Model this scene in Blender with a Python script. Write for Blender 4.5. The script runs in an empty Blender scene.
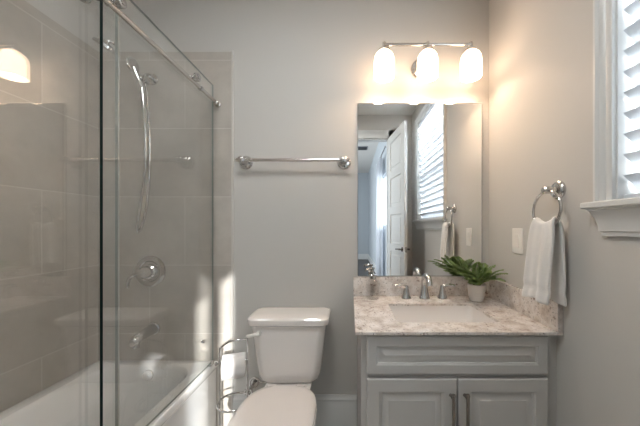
import bpy, bmesh, math, random
from mathutils import Vector, Matrix
random.seed(7)
S = bpy.context.scene
COL = S.collection
V = Vector
PI = math.pi

# ------------------------------------------------------------------ camera, light, exposure
CAM_H = 1.235
CAM_D = 1.6
cd = bpy.data.cameras.new('camera')
cam = bpy.data.objects.new('camera', cd)
COL.objects.link(cam)
cam.location = (0, -CAM_D, CAM_H)
cam.rotation_euler = (PI / 2, 0, 0)
cd.sensor_width = 36
cd.lens = 267 / 640 * 36
cd.shift_x = -30 / 640
cd.shift_y = 14 / 640
cd.clip_start = 0.02
S.camera = cam

S.view_settings.view_transform = 'Standard'
S.view_settings.look = 'None'
S.view_settings.exposure = 0.54
S.view_settings.gamma = 1
S.view_settings.use_curve_mapping = False

W = bpy.data.worlds.new('sky')
S.world = W
W.use_nodes = True
bg = W.node_tree.nodes['Background']
bg.inputs[0].default_value = (0.80, 0.90, 1.0, 1)
bg.inputs[1].default_value = 1.5

def lamp(name, kind, loc, energy, color=(1, 1, 1), direction=None, **kw):
    d = bpy.data.lights.new(name, kind)
    d.energy = energy
    d.color = color
    for k, v in kw.items():
        setattr(d, k, v)
    o = bpy.data.objects.new(name, d)
    COL.objects.link(o)
    o.location = loc
    if direction is not None:
        o.rotation_euler = V(direction).to_track_quat('-Z', 'Y').to_euler()
    return o

lamp('sun', 'SUN', (4, -12, 5), 8.0, (1.0, 0.99, 0.98), (-0.366, 0.870, -0.330), angle=0.012)
# daylight arriving at the bathroom window and the curtained hall window
lamp('window_daylight', 'AREA', (1.75, -1.226, 2.65), 240, (0.92, 0.97, 1.0), (-0.88, 0, -0.75), shape='RECTANGLE', size=0.95, size_y=1.2)
lamp('hall_fill', 'AREA', (-3.3, -4.6, 1.6), 115, (0.88, 0.95, 1.0), (1, 0, 0), shape='RECTANGLE', size=2.6, size_y=2.2)  # added fill for the hall, outside an invented unseen opening
lamp('hall_window_daylight', 'AREA', (1.4, -3.75, 1.78), 30, (0.90, 0.95, 1.0), (-1, 0, 0), shape='RECTANGLE', size=0.9, size_y=1.06)
# added ceiling fill, out of view, to brighten the bathroom
lamp('ceiling_fill', 'AREA', (-0.30, -1.15, 2.655), 8.4, (0.94, 0.985, 1.0), (0, 0, -1), shape='DISK', size=0.36)
BULB_W = 2.0
SHADE_E = 5.9

# ------------------------------------------------------------------ materials
def srgb(r, g, b):
    f = lambda c: c / 12.92 if c <= 0.04045 else ((c + 0.055) / 1.055) ** 2.4
    return (f(r / 255), f(g / 255), f(b / 255), 1)

def base_mat(name):
    m = bpy.data.materials.new(name)
    m.use_nodes = True
    nt = m.node_tree
    return m, nt, nt.nodes['Principled BSDF']

def N(nt, kind, **inp):
    n = nt.nodes.new(kind)
    for k, v in inp.items():
        n.inputs[k.replace('_', ' ')].default_value = v
    return n

def pmat(name, color, rough=0.5, metal=0.0, vary=0.04, scale=12, bump=0.0, bscale=80, spec=0.5, coat=0.0, sss=0.0, trans=0.0):
    m, nt, p = base_mat(name)
    p.inputs['Roughness'].default_value = rough
    p.inputs['Metallic'].default_value = metal
    p.inputs['Specular IOR Level'].default_value = spec
    p.inputs['Coat Weight'].default_value = coat
    p.inputs['Coat Roughness'].default_value = 0.08
    tc = N(nt, 'ShaderNodeTexCoord')
    nz = N(nt, 'ShaderNodeTexNoise', Scale=scale, Detail=3.0)
    nt.links.new(tc.outputs['Object'], nz.inputs['Vector'])
    mx = N(nt, 'ShaderNodeMixRGB')
    c = V(color[:3])
    mx.inputs[1].default_value = (*(c * (1 - vary)), 1)
    mx.inputs[2].default_value = (*[min(1, x) for x in c * (1 + vary)], 1)
    nt.links.new(nz.outputs['Fac'], mx.inputs[0])
    nt.links.new(mx.outputs[0], p.inputs['Base Color'])
    if bump:
        n2 = N(nt, 'ShaderNodeTexNoise', Scale=bscale, Detail=2.0)
        nt.links.new(tc.outputs['Object'], n2.inputs['Vector'])
        b = N(nt, 'ShaderNodeBump', Strength=bump, Distance=0.004)
        nt.links.new(n2.outputs['Fac'], b.inputs['Height'])
        nt.links.new(b.outputs['Normal'], p.inputs['Normal'])
    if trans:
        tr = N(nt, 'ShaderNodeBsdfTranslucent')
        nt.links.new(mx.outputs[0], tr.inputs['Color'])
        ms = N(nt, 'ShaderNodeMixShader', Fac=trans)
        nt.links.new(p.outputs[0], ms.inputs[1])
        nt.links.new(tr.outputs[0], ms.inputs[2])
        nt.links.new(ms.outputs[0], nt.nodes['Material Output'].inputs['Surface'])
    return m

def tile_mat(name, axis, off_u, off_v, c1, c2, grout):
    m, nt, p = base_mat(name)
    geo = N(nt, 'ShaderNodeNewGeometry')
    sep = N(nt, 'ShaderNodeSeparateXYZ')
    nt.links.new(geo.outputs['Position'], sep.inputs[0])
    comb = N(nt, 'ShaderNodeCombineXYZ')
    for o, i, off in ((axis, 0, off_u), (2, 1, off_v)):
        a = N(nt, 'ShaderNodeMath')
        a.operation = 'ADD'
        a.inputs[1].default_value = off
        nt.links.new(sep.outputs[o], a.inputs[0])
        nt.links.new(a.outputs[0], comb.inputs[i])
    br = N(nt, 'ShaderNodeTexBrick')
    br.offset = 0.343
    br.offset_frequency = 2
    br.squash = 1.0
    for k, v in (('Scale', 1.0), ('Mortar Size', 0.0022), ('Mortar Smooth', 0.2), ('Bias', 0.0), ('Brick Width', 0.61), ('Row Height', 0.407)):
        br.inputs[k].default_value = v
    br.inputs['Color1'].default_value = c1
    br.inputs['Color2'].default_value = c2
    br.inputs['Mortar'].default_value = grout
    nt.links.new(comb.outputs[0], br.inputs['Vector'])
    nz = N(nt, 'ShaderNodeTexNoise', Scale=5.0, Detail=6.0, Roughness=0.65)
    nt.links.new(geo.outputs['Position'], nz.inputs['Vector'])
    ov = N(nt, 'ShaderNodeMixRGB')
    ov.blend_type = 'OVERLAY'
    ov.inputs[0].default_value = 0.28
    nt.links.new(br.outputs['Color'], ov.inputs[1])
    nt.links.new(nz.outputs['Fac'], ov.inputs[2])
    nt.links.new(ov.outputs[0], p.inputs['Base Color'])
    b = N(nt, 'ShaderNodeBump', Strength=0.35, Distance=0.002)
    b.invert = True
    nt.links.new(br.outputs['Fac'], b.inputs['Height'])
    nt.links.new(b.outputs['Normal'], p.inputs['Normal'])
    p.inputs['Roughness'].default_value = 0.38
    return m

def granite_mat(name):
    m, nt, p = base_mat(name)
    tc = N(nt, 'ShaderNodeTexCoord')
    def noise(scale, detail, rough=0.6, off=0.0):
        mp = N(nt, 'ShaderNodeMapping')
        mp.inputs['Location'].default_value = (off, off * 1.7, off * 0.4)
        nt.links.new(tc.outputs['Object'], mp.inputs['Vector'])
        n = N(nt, 'ShaderNodeTexNoise', Scale=scale, Detail=detail, Roughness=rough)
        nt.links.new(mp.outputs[0], n.inputs['Vector'])
        return n
    def ramp(src, stops):
        r = N(nt, 'ShaderNodeValToRGB')
        e = r.color_ramp.elements
        e[0].position, e[0].color = stops[0]
        e[1].position, e[1].color = stops[-1]
        for pos, c in stops[1:-1]:
            x = e.new(pos)
            x.color = c
        nt.links.new(src.outputs['Fac'], r.inputs[0])
        return r
    a = ramp(noise(16, 8), [(0.32, srgb(196, 182, 171)), (0.47, srgb(224, 214, 206)), (0.60, srgb(239, 233, 228)), (0.72, srgb(214, 203, 195))])
    s = ramp(noise(42, 5, 0.7, 3.1), [(0.34, (0, 0, 0, 1)), (0.42, (1, 1, 1, 1))])
    t = ramp(noise(120, 3, 0.6, 7.7), [(0.30, (0, 0, 0, 1)), (0.40, (1, 1, 1, 1))])
    m1 = N(nt, 'ShaderNodeMixRGB')
    m1.inputs[1].default_value = srgb(156, 140, 129)
    nt.links.new(s.outputs[0], m1.inputs[0])
    nt.links.new(a.outputs[0], m1.inputs[2])
    m2 = N(nt, 'ShaderNodeMixRGB')
    m2.inputs[1].default_value = srgb(140, 130, 124)
    nt.links.new(t.outputs[0], m2.inputs[0])
    nt.links.new(m1.outputs[0], m2.inputs[2])
    nt.links.new(m2.outputs[0], p.inputs['Base Color'])
    p.inputs['Roughness'].default_value = 0.16
    return m

def glass_mat(name, tint=(0.95, 0.975, 0.96), ior=1.5):
    m, nt, p = base_mat(name)
    nt.nodes.remove(p)
    fr = N(nt, 'ShaderNodeFresnel')
    geo = N(nt, 'ShaderNodeNewGeometry')
    # light leaving a thin pane meets it at the outside angle again, so the exit face uses the inverse index
    mr = N(nt, 'ShaderNodeMapRange')
    mr.inputs['To Min'].default_value = ior
    mr.inputs['To Max'].default_value = 1.0 / ior
    nt.links.new(geo.outputs['Backfacing'], mr.inputs['Value'])
    nt.links.new(mr.outputs[0], fr.inputs['IOR'])
    t = N(nt, 'ShaderNodeBsdfTransparent', Color=(*tint, 1))
    g = N(nt, 'ShaderNodeBsdfGlossy', Color=(1, 1, 1, 1), Roughness=0.0)
    ms = N(nt, 'ShaderNodeMixShader')
    nt.links.new(fr.outputs[0], ms.inputs[0])
    nt.links.new(t.outputs[0], ms.inputs[1])
    nt.links.new(g.outputs[0], ms.inputs[2])
    nt.links.new(ms.outputs[0], nt.nodes['Material Output'].inputs['Surface'])
    return m

def emit_mat(name, color, strength, albedo=(0.9, 0.9, 0.88, 1)):
    m, nt, p = base_mat(name)
    p.inputs['Base Color'].default_value = albedo
    p.inputs['Roughness'].default_value = 0.25
    p.inputs['Emission Color'].default_value = (*color, 1)
    nz = N(nt, 'ShaderNodeTexNoise', Scale=9.0)
    mr = N(nt, 'ShaderNodeMapRange')
    mr.inputs['To Min'].default_value = strength * 0.95
    mr.inputs['To Max'].default_value = strength * 1.05
    nt.links.new(nz.outputs['Fac'], mr.inputs['Value'])
    nt.links.new(mr.outputs[0], p.inputs['Emission Strength'])
    return m

def mirror_mat(name):
    m, nt, p = base_mat(name)
    p.inputs['Base Color'].default_value = (0.93, 0.94, 0.94, 1)
    p.inputs['Metallic'].default_value = 1
    p.inputs['Roughness'].default_value = 0.0
    return m

M = {}
M['paint'] = pmat('greige_paint', srgb(201, 198, 193), 0.6, vary=0.012, scale=3, bump=0.05, bscale=260, spec=0.3)
M['hall_paint'] = pmat('blue_grey_paint', srgb(186, 192, 197), 0.6, vary=0.01, scale=3, spec=0.3)
M['ceiling'] = pmat('ceiling_paint', srgb(226, 222, 216), 0.7, vary=0.01, scale=3, spec=0.2)
M['trim'] = pmat('white_trim_paint', srgb(216, 216, 214), 0.35, vary=0.01, scale=5)
M['tile_back'] = tile_mat('taupe_tile_back', 0, 0.983, 0.213, srgb(188, 181, 172), srgb(181, 174, 165), srgb(203, 198, 191))
M['tile_side'] = tile_mat('taupe_tile_side', 1, 0.30, 0.213, srgb(188, 181, 172), srgb(181, 174, 165), srgb(203, 198, 191))
M['trim_tile'] = pmat('tile_edge_strip', srgb(200, 196, 190), 0.3, vary=0.02)
M['floor'] = pmat('pale_floor_tile', srgb(176, 168, 158), 0.4, vary=0.06, scale=6)
M['wood'] = pmat('dark_wood_floor', srgb(72, 66, 64), 0.35, vary=0.2, scale=6)
M['acrylic'] = pmat('white_tub_acrylic', srgb(244, 243, 241), 0.08, vary=0.01, coat=0.6)
M['ceramic'] = pmat('white_ceramic', srgb(240, 234, 229), 0.09, vary=0.008, coat=0.6)
M['seat'] = pmat('white_seat_plastic', srgb(240, 232, 227), 0.16, vary=0.008, coat=0.3)
M['chrome'] = pmat('polished_chrome', (0.62, 0.61, 0.60), 0.06, 1.0, vary=0.03, scale=30)
M['nickel'] = pmat('brushed_nickel', (0.66, 0.63, 0.60), 0.2, 1.0, vary=0.05, scale=40)
M['dark_nickel'] = pmat('dark_pull_metal', (0.30, 0.27, 0.25), 0.25, 1.0, vary=0.05, scale=40)
M['black_rubber'] = pmat('dark_rubber', (0.03, 0.03, 0.03), 0.5)
M['cabinet'] = pmat('grey_cabinet_paint', srgb(198, 195, 191), 0.36, vary=0.015, scale=6)
M['cabinet_in'] = pmat('cabinet_reveal', srgb(96, 92, 88), 0.6)
M['granite'] = granite_mat('speckled_beige_granite')
M['mirror'] = mirror_mat('mirror_silver')
M['mirror_edge'] = pmat('mirror_bevel_edge', (0.45, 0.47, 0.46), 0.1, 0.9)
M['glass'] = glass_mat('shower_glass', (0.990, 0.994, 0.991), 1.72)
M['glass_edge'] = pmat('glass_cut_edge', (0.004, 0.012, 0.010), 0.4, spec=0.15)
M['glass_edge_pale'] = pmat('pale_glass_edge', srgb(128, 136, 131), 0.3)
M['seal'] = pmat('clear_wipe_seal', srgb(190, 190, 184), 0.35, vary=0.01, trans=0.3)
M['glass_clear'] = glass_mat('clear_bottle_glass', (0.985, 0.985, 0.985))
M['pane'] = glass_mat('window_glass', (0.97, 0.98, 0.98))
M['towel'] = pmat('white_terry', srgb(240, 238, 235), 0.95, vary=0.03, scale=60, bump=0.9, bscale=420, spec=0.1)
M['paper'] = pmat('toilet_paper', srgb(242, 240, 238), 0.9, vary=0.02, scale=30, bump=0.15, bscale=200, spec=0.1)
M['card'] = pmat('cardboard_core', srgb(150, 122, 95), 0.9)
M['plate'] = pmat('white_switch_plastic', srgb(240, 236, 230), 0.3, vary=0.005)
M['pot'] = pmat('white_pot_glaze', srgb(236, 230, 225), 0.3, vary=0.01, bump=0.1, bscale=90)
M['soil'] = pmat('dark_moss', srgb(50, 46, 32), 0.95, vary=0.3, scale=90, bump=0.5)
M['leaf'] = pmat('fern_green', srgb(128, 152, 88), 0.42, vary=0.4, scale=22, trans=0.15)
M['stem'] = pmat('fern_stem', srgb(96, 112, 60), 0.5)
M['slat'] = pmat('white_blind_slat', srgb(222, 224, 227), 0.45, vary=0.01, trans=0.32)
M['curtain'] = pmat('white_sheer_curtain', srgb(240, 242, 246), 0.9, vary=0.02, trans=0.55, spec=0.1)
M['shade'] = emit_mat('opal_glass_shade', (1.0, 0.71, 0.49), SHADE_E)
M['bulb'] = emit_mat('lit_bulb', (1.0, 0.76, 0.54), 14)
M['lens'] = emit_mat('ceiling_fill_lens', (1.0, 0.90, 0.80), 3)
M['slot'] = pmat('dark_gap', (0.03, 0.03, 0.032), 0.6)
M['vent'] = pmat('grey_vent_metal', srgb(120, 124, 130), 0.5)

# ------------------------------------------------------------------ mesh builder
class MB:
    def __init__(s):
        s.bm = bmesh.new()
    def face(s, vs, mi=0, smooth=False):
        try:
            f = s.bm.faces.new(vs)
            f.material_index = mi
            f.smooth = smooth
            return f
        except ValueError:
            return None
    def box(s, x0, x1, y0, y1, z0, z1, mi=0, mis=None):
        p = [(x0, y0, z0), (x1, y0, z0), (x1, y1, z0), (x0, y1, z0), (x0, y0, z1), (x1, y0, z1), (x1, y1, z1), (x0, y1, z1)]
        v = [s.bm.verts.new(c) for c in p]
        # order: bottom, top, -y, +x, +y, -x
        for i, q in enumerate(((3, 2, 1, 0), (4, 5, 6, 7), (0, 1, 5, 4), (1, 2, 6, 5), (2, 3, 7, 6), (3, 0, 4, 7))):
            s.face([v[k] for k in q], mis[i] if mis else mi)
        return s
    def loft(s, rings, cap0=True, cap1=True, closed=True, mi=0, smooth=True):
        R = [[s.bm.verts.new(c) for c in r] for r in rings]
        n = len(R[0])
        for a, b in zip(R[:-1], R[1:]):
            for i in range(n if closed else n - 1):
                j = (i + 1) % n
                s.face([a[i], a[j], b[j], b[i]], mi, smooth)
        if cap0:
            s.face(list(reversed(R[0])), mi, False)
        if cap1:
            s.face(R[-1], mi, False)
        return s
    def tube(s, pts, r, n=12, mi=0, closed=False, caps=True):
        pts = [V(p) for p in pts]
        k = len(pts)
        rs = r if isinstance(r, (list, tuple)) else [r] * k
        tang = []
        for i in range(k):
            if closed:
                t = pts[(i + 1) % k] - pts[i - 1]
            else:
                t = pts[min(i + 1, k - 1)] - pts[max(i - 1, 0)]
            tang.append(t.normalized())
        ref = V((0, 0, 1)) if abs(tang[0].z) < 0.9 else V((1, 0, 0))
        u = tang[0].cross(ref).normalized()
        rings = []
        for i in range(k):
            u = (u - tang[i] * u.dot(tang[i])).normalized()
            w = tang[i].cross(u)
            rings.append([pts[i] + (u * math.cos(2 * PI * a / n) + w * math.sin(2 * PI * a / n)) * rs[i] for a in range(n)])
        if closed:
            rings.append(rings[0])
        return s.loft(rings, caps and not closed, caps and not closed, mi=mi)
    def lathe(s, origin, axis, prof, n=28, mi=0, cap0=True, cap1=True):
        """prof: (radius, distance along axis)"""
        o, a = V(origin), V(axis).normalized()
        ref = V((0, 0, 1)) if abs(a.z) < 0.9 else V((1, 0, 0))
        u = a.cross(ref).normalized()
        w = a.cross(u)
        rings = [[o + a * h + (u * math.cos(2 * PI * k / n) + w * math.sin(2 * PI * k / n)) * max(r, 1e-4) for k in range(n)] for r, h in prof]
        return s.loft(rings, cap0, cap1, mi=mi)
    def prism(s, poly, axis, a, b, mi=0, smooth=False):
        """poly: 2-D points in the two other axes (in order), swept along axis from a to b"""
        def at(p, t):
            if axis == 0: return (t, p[0], p[1])
            if axis == 1: return (p[0], t, p[1])
            return (p[0], p[1], t)
        return s.loft([[at(p, a) for p in poly], [at(p, b) for p in poly]], mi=mi, smooth=smooth)

WL = {}
def put(name, mb, mats, parent=None, origin=None, bevel=0.0, seg=2, subsurf=0, solid=0.0, recalc=True):
    bm = mb.bm
    if recalc:
        bmesh.ops.recalc_face_normals(bm, faces=bm.faces[:])
    if parent is not None:
        o0 = WL[parent.name]
    elif origin is not None:
        o0 = V(origin)
    else:
        xs = [v.co.copy() for v in bm.verts]
        o0 = V(((min(c.x for c in xs) + max(c.x for c in xs)) / 2, (min(c.y for c in xs) + max(c.y for c in xs)) / 2, min(c.z for c in xs)))
    for v in bm.verts:
        v.co -= o0
    me = bpy.data.meshes.new(name)
    bm.to_mesh(me)
    bm.free()
    me.set_sharp_from_angle(angle=math.radians(36))
    for m in (mats if isinstance(mats, (list, tuple)) else [mats]):
        me.materials.append(m)
    o = bpy.data.objects.new(name, me)
    COL.objects.link(o)
    if parent is not None:
        o.parent = parent
        o.location = (0, 0, 0)
    else:
        o.location = o0
    WL[o.name] = o0
    if solid:
        md = o.modifiers.new('thickness', 'SOLIDIFY')
        md.thickness = solid
        md.offset = 0
    if bevel:
        md = o.modifiers.new('bevel', 'BEVEL')
        md.width = bevel
        md.segments = seg
        md.limit_method = 'ANGLE'
        md.angle_limit = math.radians(38)
        md.harden_normals = False
    if subsurf:
        md = o.modifiers.new('smooth', 'SUBSURF')
        md.levels = md.render_levels = subsurf
    return o

def empty(name, loc):
    o = bpy.data.objects.new(name, None)
    o.empty_display_size = 0.05
    COL.objects.link(o)
    o.location = loc
    WL[o.name] = V(loc)
    return o

def tag(o, label=None, cat=None, group=None, kind=None):
    for k, v in (('label', label), ('category', cat), ('group', group), ('kind', kind)):
        if v:
            o[k] = v
    return o

def struct(name, mb, mats, label, cat='room', **kw):
    return tag(put(name, mb, mats, **kw), label, cat, kind='structure')

def rrect(cx, cy, hx, hy, r, n=6, e=1.0):
    """rounded rectangle, counter-clockwise, 4*(n+1) points"""
    r = min(r, hx - 1e-4, hy - 1e-4)
    out = []
    for qx, qy, a0 in ((1, 1, 0), (-1, 1, PI / 2), (-1, -1, PI), (1, -1, 1.5 * PI)):
        for k in range(n + 1):
            a = a0 + PI / 2 * k / n
            out.append((cx + qx * (hx - r) + r * math.cos(a), cy + qy * (hy - r) + r * math.sin(a)))
    return out

def at_z(poly, z):
    return [(x, y, z) for x, y in poly]

def smooth_path(pts, k=8):
    pts = [V(p) for p in pts]
    out = []
    for i in range(len(pts) - 1):
        p0, p1, p2, p3 = pts[max(i - 1, 0)], pts[i], pts[i + 1], pts[min(i + 2, len(pts) - 1)]
        for j in range(k):
            t = j / k
            out.append(0.5 * ((2 * p1) + (p2 - p0) * t + (2 * p0 - 5 * p1 + 4 * p2 - p3) * t * t + (3 * p1 - p0 - 3 * p2 + p3) * t ** 3))
    out.append(pts[-1])
    return out

# ------------------------------------------------------------------ room shell
XR, XL, XT = 0.833, -1.51, -0.707        # right wall, tiled left wall, edge of the tile on the back wall
YF, ZC, ZT = -2.0, 2.74, 2.28            # wall behind the camera, ceiling, tile top
WY0, WY1, WZ0, WZ1 = -1.69, -0.762, 1.316, 2.50      # window opening
DX0, DX1, DZ = -0.20, 0.515, 2.42        # door opening

struct('floor', MB().box(XL - 0.12, XR + 0.14, YF - 0.1, 0.12, -0.06, 0), M['floor'], 'pale tiled bathroom floor under the toilet and vanity', 'floor')
struct('ceiling', MB().box(XL - 0.12, XR + 0.14, YF - 0.1, 0.12, ZC, ZC + 0.08), M['ceiling'], 'plain off white bathroom ceiling', 'ceiling')
struct('wall_back', MB().box(XL - 0.12, XR + 0.14, 0, 0.12, 0, ZC), M['paint'], 'greige painted wall behind toilet, mirror and vanity', 'wall')
mb = MB()
mb.box(XR, XR + 0.14, WY1, 0, 0, ZC)
mb.box(XR, XR + 0.14, YF, WY0, 0, ZC)
mb.box(XR, XR + 0.14, WY0, WY1, 0, WZ0)
mb.box(XR, XR + 0.14, WY0, WY1, WZ1, ZC)
struct('wall_right', mb, M['paint'], 'warm lit greige wall holding the window and towel ring', 'wall')
struct('wall_left', MB().box(XL - 0.12, XL, YF, 0, 0, ZC), M['paint'], 'painted wall along the far side of the bathtub', 'wall')
mb = MB()
mb.box(XL, DX0, YF - 0.1, YF, 0, ZC)
mb.box(DX1, XR, YF - 0.1, YF, 0, ZC)
mb.box(DX0, DX1, YF - 0.1, YF, DZ, ZC)
struct('wall_front', mb, M['paint'], 'greige wall around the doorway seen in the mirror', 'wall')
struct('wall_tub_end', MB().box(XL, -0.70, YF, -1.525, 0, ZC), M['paint'], 'wall block closing the near end of the bathtub', 'wall')
# tile
struct('trim_1', MB().box(XL, XT, -0.010, 0, 0, ZT), M['tile_back'], 'large taupe wall tiles behind the shower fittings', 'wall tile', bevel=0.002)
struct('trim_2', MB().box(XL, XL + 0.010, -1.525, -0.010, 0, ZT), M['tile_side'], 'large taupe wall tiles along the bathtub side', 'wall tile')
struct('trim_3', MB().box(XT, XT + 0.010, -0.013, 0, 0, ZT + 0.006), M['trim_tile'], 'pale edging strip where the tile meets the painted wall', 'tile edging', bevel=0.002)
struct('trim_4', MB().box(XL + 0.01, -0.8, -1.525, -1.515, 0, ZT), M['tile_back'], 'taupe tiles on the near end of the bathtub', 'wall tile')

def baseboard(name, axis, a, b, wall, sgn, label):
    """profiled board: 0.2 tall with a stepped cap"""
    prof = [(0, 0), (0.016, 0), (0.016, 0.185), (0.012, 0.192), (0.012, 0.208), (0.006, 0.216), (0.005, 0.232), (0, 0.232)]
    poly = [(wall + sgn * d, z) for d, z in prof]
    mb = MB().prism(poly, axis, a, b)
    return struct(name, mb, M['trim'], label, 'baseboard')
baseboard('baseboard_back', 0, XT + 0.012, 0.040, 0, -1, 'tall white baseboard behind the toilet')
baseboard('baseboard_right', 1, YF + 0.01, -0.60, XR, -1, 'white baseboard below the window')

# ------------------------------------------------------------------ window on the right wall
win = tag(empty('window_1', (XR, (WY0 + WY1) / 2, WZ0)), 'white framed window with closed blind beside the vanity', 'window', kind='structure')
# casing: moulded profile across its width (distance from opening edge, height off wall)
cprof = [(0, 0), (0, 0.012), (0.006, 0.015), (0.020, 0.013), (0.030, 0.020), (0.036, 0.020), (0.043, 0.027), (0.050, 0.027), (0.050, 0)]
mb = MB()
mb.prism([(XR - h, WY1 + d - 0.002) for d, h in cprof], 2, WZ0, WZ1 + 0.05)
put('casing', mb, M['trim'], win)
mb = MB()
mb.prism([(XR - h, WY0 - d + 0.002) for d, h in cprof], 2, WZ0, WZ1 + 0.05)
put('casing', mb, M['trim'], win)
mb = MB()
mb.prism([(XR - h, WZ1 + d - 0.002) for d, h in cprof], 1, WY0 - 0.05, WY1 + 0.05)
put('head_casing', mb, M['trim'], win)
# stool with moulded apron
mb = MB()
mb.box(XR, XR + 0.10, WY0 + 0.001, WY1 - 0.001, WZ0 - 0.020, WZ0 + 0.001)
mb.box(XR - 0.050, XR, WY0 - 0.075, WY1 + 0.073, WZ0 - 0.020, WZ0 + 0.001)
put('sill', mb, M['trim'], win, bevel=0.004)
aprof = [(0, 1.207), (0.012, 1.207), (0.013, 1.219), (0.018, 1.222), (0.019, 1.240), (0.024, 1.262), (0.033, 1.280), (0.036, 1.288), (0.042, 1.291), (0.042, 1.2965), (0, 1.2965)]
rings = []
for y, k in ((WY0 - 0.045, 0), (WY1 + 0.058, 1)):
    # ends return towards the wall following the profile
    rings.append([(XR - d, (y + (d - 0.042) * 0.8) if k else (y - (d - 0.042) * 0.8), z) for d, z in aprof])
put('sill_moulding', MB().loft(rings, smooth=False), M['trim'], win)
# jamb lining
mb = MB()
mb.box(XR, XR + 0.125, WY1 - 0.008, WY1, WZ0, WZ1)
mb.box(XR, XR + 0.125, WY0, WY0 + 0.008, WZ0, WZ1)
mb.box(XR, XR + 0.125, WY0, WY1, WZ1 - 0.008, WZ1)
put('jamb_lining', mb, M['trim'], win)
mb = MB()
x0, x1 = XR + 0.105, XR + 0.135
for (a, b, c, d) in ((WY0, WY0 + 0.03, WZ0, WZ1), (WY1 - 0.03, WY1, WZ0, WZ1), (WY0, WY1, WZ0, WZ0 + 0.04), (WY0, WY1, WZ1 - 0.035, WZ1), (WY0, WY1, 1.86, 1.895)):
    mb.box(x0, x1, a, b, c, d)
put('sash', mb, M['trim'], win, bevel=0.003)
put('pane', MB().box(XR + 0.118, XR + 0.122, WY0 + 0.02, WY1 - 0.02, WZ0 + 0.02, WZ1 - 0.02), M['pane'], win)

# the blind hangs in the opening
GAP = 0.014
BX = XR + 0.036
bl = tag(empty('window_blind', (BX, (WY0 + WY1) / 2, WZ0 + 0.01)), 'white slatted blind hanging closed inside the window frame', 'blind')
by0, by1 = WY0 + 0.012, WY1 - GAP
mb = MB()
z = WZ0 + 0.050
tl = math.radians(50)
while z < WZ1 - 0.075:
    hw = 0.0385
    dx, dz = hw * math.cos(tl), hw * math.sin(tl)
    # inner (room) edge up, outer edge down, slightly crowned
    prof = [(BX - dx, z + dz), (BX + 0.005 * math.sin(tl), z + 0.005 * math.cos(tl)), (BX + dx, z - dz), (BX + dx - 0.001, z - dz - 0.002), (BX + 0.0025 * math.sin(tl), z + 0.0025 * math.cos(tl)), (BX - dx - 0.001, z + dz - 0.002)]
    mb.prism(prof, 1, by0, by1)
    z += 0.0640
put('slats', mb, M['slat'], bl)
put('headrail', MB().box(BX - 0.028, BX + 0.028, WY0 + 0.010, by1, WZ1 - 0.055, WZ1 - 0.009), M['slat'], bl, bevel=0.003)
put('bottom_rail', MB().box(BX - 0.026, BX + 0.026, by0, by1, WZ0 + 0.003, WZ0 + 0.019), M['slat'], bl, bevel=0.003)
for yy in (by0 + 0.10, (by0 + by1) / 2, by1 - 0.10):
    put('lift_cord', MB().tube([(BX, yy, WZ0 + 0.015), (BX, yy, WZ1 - 0.05)], 0.0012, 6), M['slat'], bl)

# ------------------------------------------------------------------ doorway and hall behind the camera (seen in the mirror)
tr = tag(empty('trim_5', (DX0, YF, 0)), 'white casing around the open bathroom doorway', 'door casing', kind='structure')
for nm, a, b, c, d in (('casing', DX0 - 0.10, DX0, 0, DZ + 0.11), ('casing', DX1, DX1 + 0.10, 0, DZ + 0.11), ('head_casing', DX0 - 0.1, DX1 + 0.1, DZ, DZ + 0.11)):
    put(nm, MB().box(a, b, YF, YF + 0.02, c, d), M['trim'], tr, bevel=0.004)
mb = MB()
mb.box(DX0, DX0 + 0.012, YF - 0.1, YF, 0, DZ)
mb.box(DX1 - 0.012, DX1, YF - 0.1, YF, 0, DZ)
mb.box(DX0, DX1, YF - 0.1, YF, DZ - 0.012, DZ)
put('jamb', mb, M['trim'], tr)

# open leaf: local frame u along the leaf from hinge, w across thickness
hx, hy = 0.518, -1.965
ex, ey = 0.612, -1.345
L = math.hypot(ex - hx, ey - hy)
U = V(((ex - hx) / L, (ey - hy) / L, 0))
Wd = V((-U.y, U.x, 0))
dr = tag(empty('door_1', (hx, hy, 0.012)), 'white five panel door standing open in the mirror', 'door', kind='structure')
def leafbox(mb, u0, u1, w0, w1, z0, z1):
    p = []
    for zz in (z0, z1):
        for (u, w) in ((u0, w0), (u1, w0), (u1, w1), (u0, w1)):
            q = V((hx, hy, 0)) + U * u + Wd * w
            p.append((q.x, q.y, zz))
    v = [mb.bm.verts.new(c) for c in p]
    for q in ((3, 2, 1, 0), (4, 5, 6, 7), (0, 1, 5, 4), (1, 2, 6, 5), (2, 3, 7, 6), (3, 0, 4, 7)):
        mb.face([v[k] for k in q])
mb = MB()
T2 = 0.0175
leafbox(mb, 0, 0.11, -T2, T2, 0.012, 2.405)
leafbox(mb, L - 0.11, L, -T2, T2, 0.012, 2.405)
nP = 5
rail = 0.10
ph = (2.393 - rail * (nP + 1)) / nP
for i in range(nP + 1):
    z0 = 0.012 + i * (ph + rail)
    leafbox(mb, 0.11, L - 0.11, -T2, T2, z0, z0 + rail)
put('door_frame', mb, M['trim'], dr, bevel=0.003)
for i in range(nP):
    z0 = 0.012 + rail + i * (ph + rail)
    mb = MB()
    leafbox(mb, 0.108, L - 0.108, -0.006, 0.006, z0 - 0.002, z0 + ph + 0.002)
    leafbox(mb, 0.15, L - 0.15, -0.011, 0.011, z0 + 0.04, z0 + ph - 0.04)
    put('door_panel', mb, M['trim'], dr, bevel=0.004)
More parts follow.
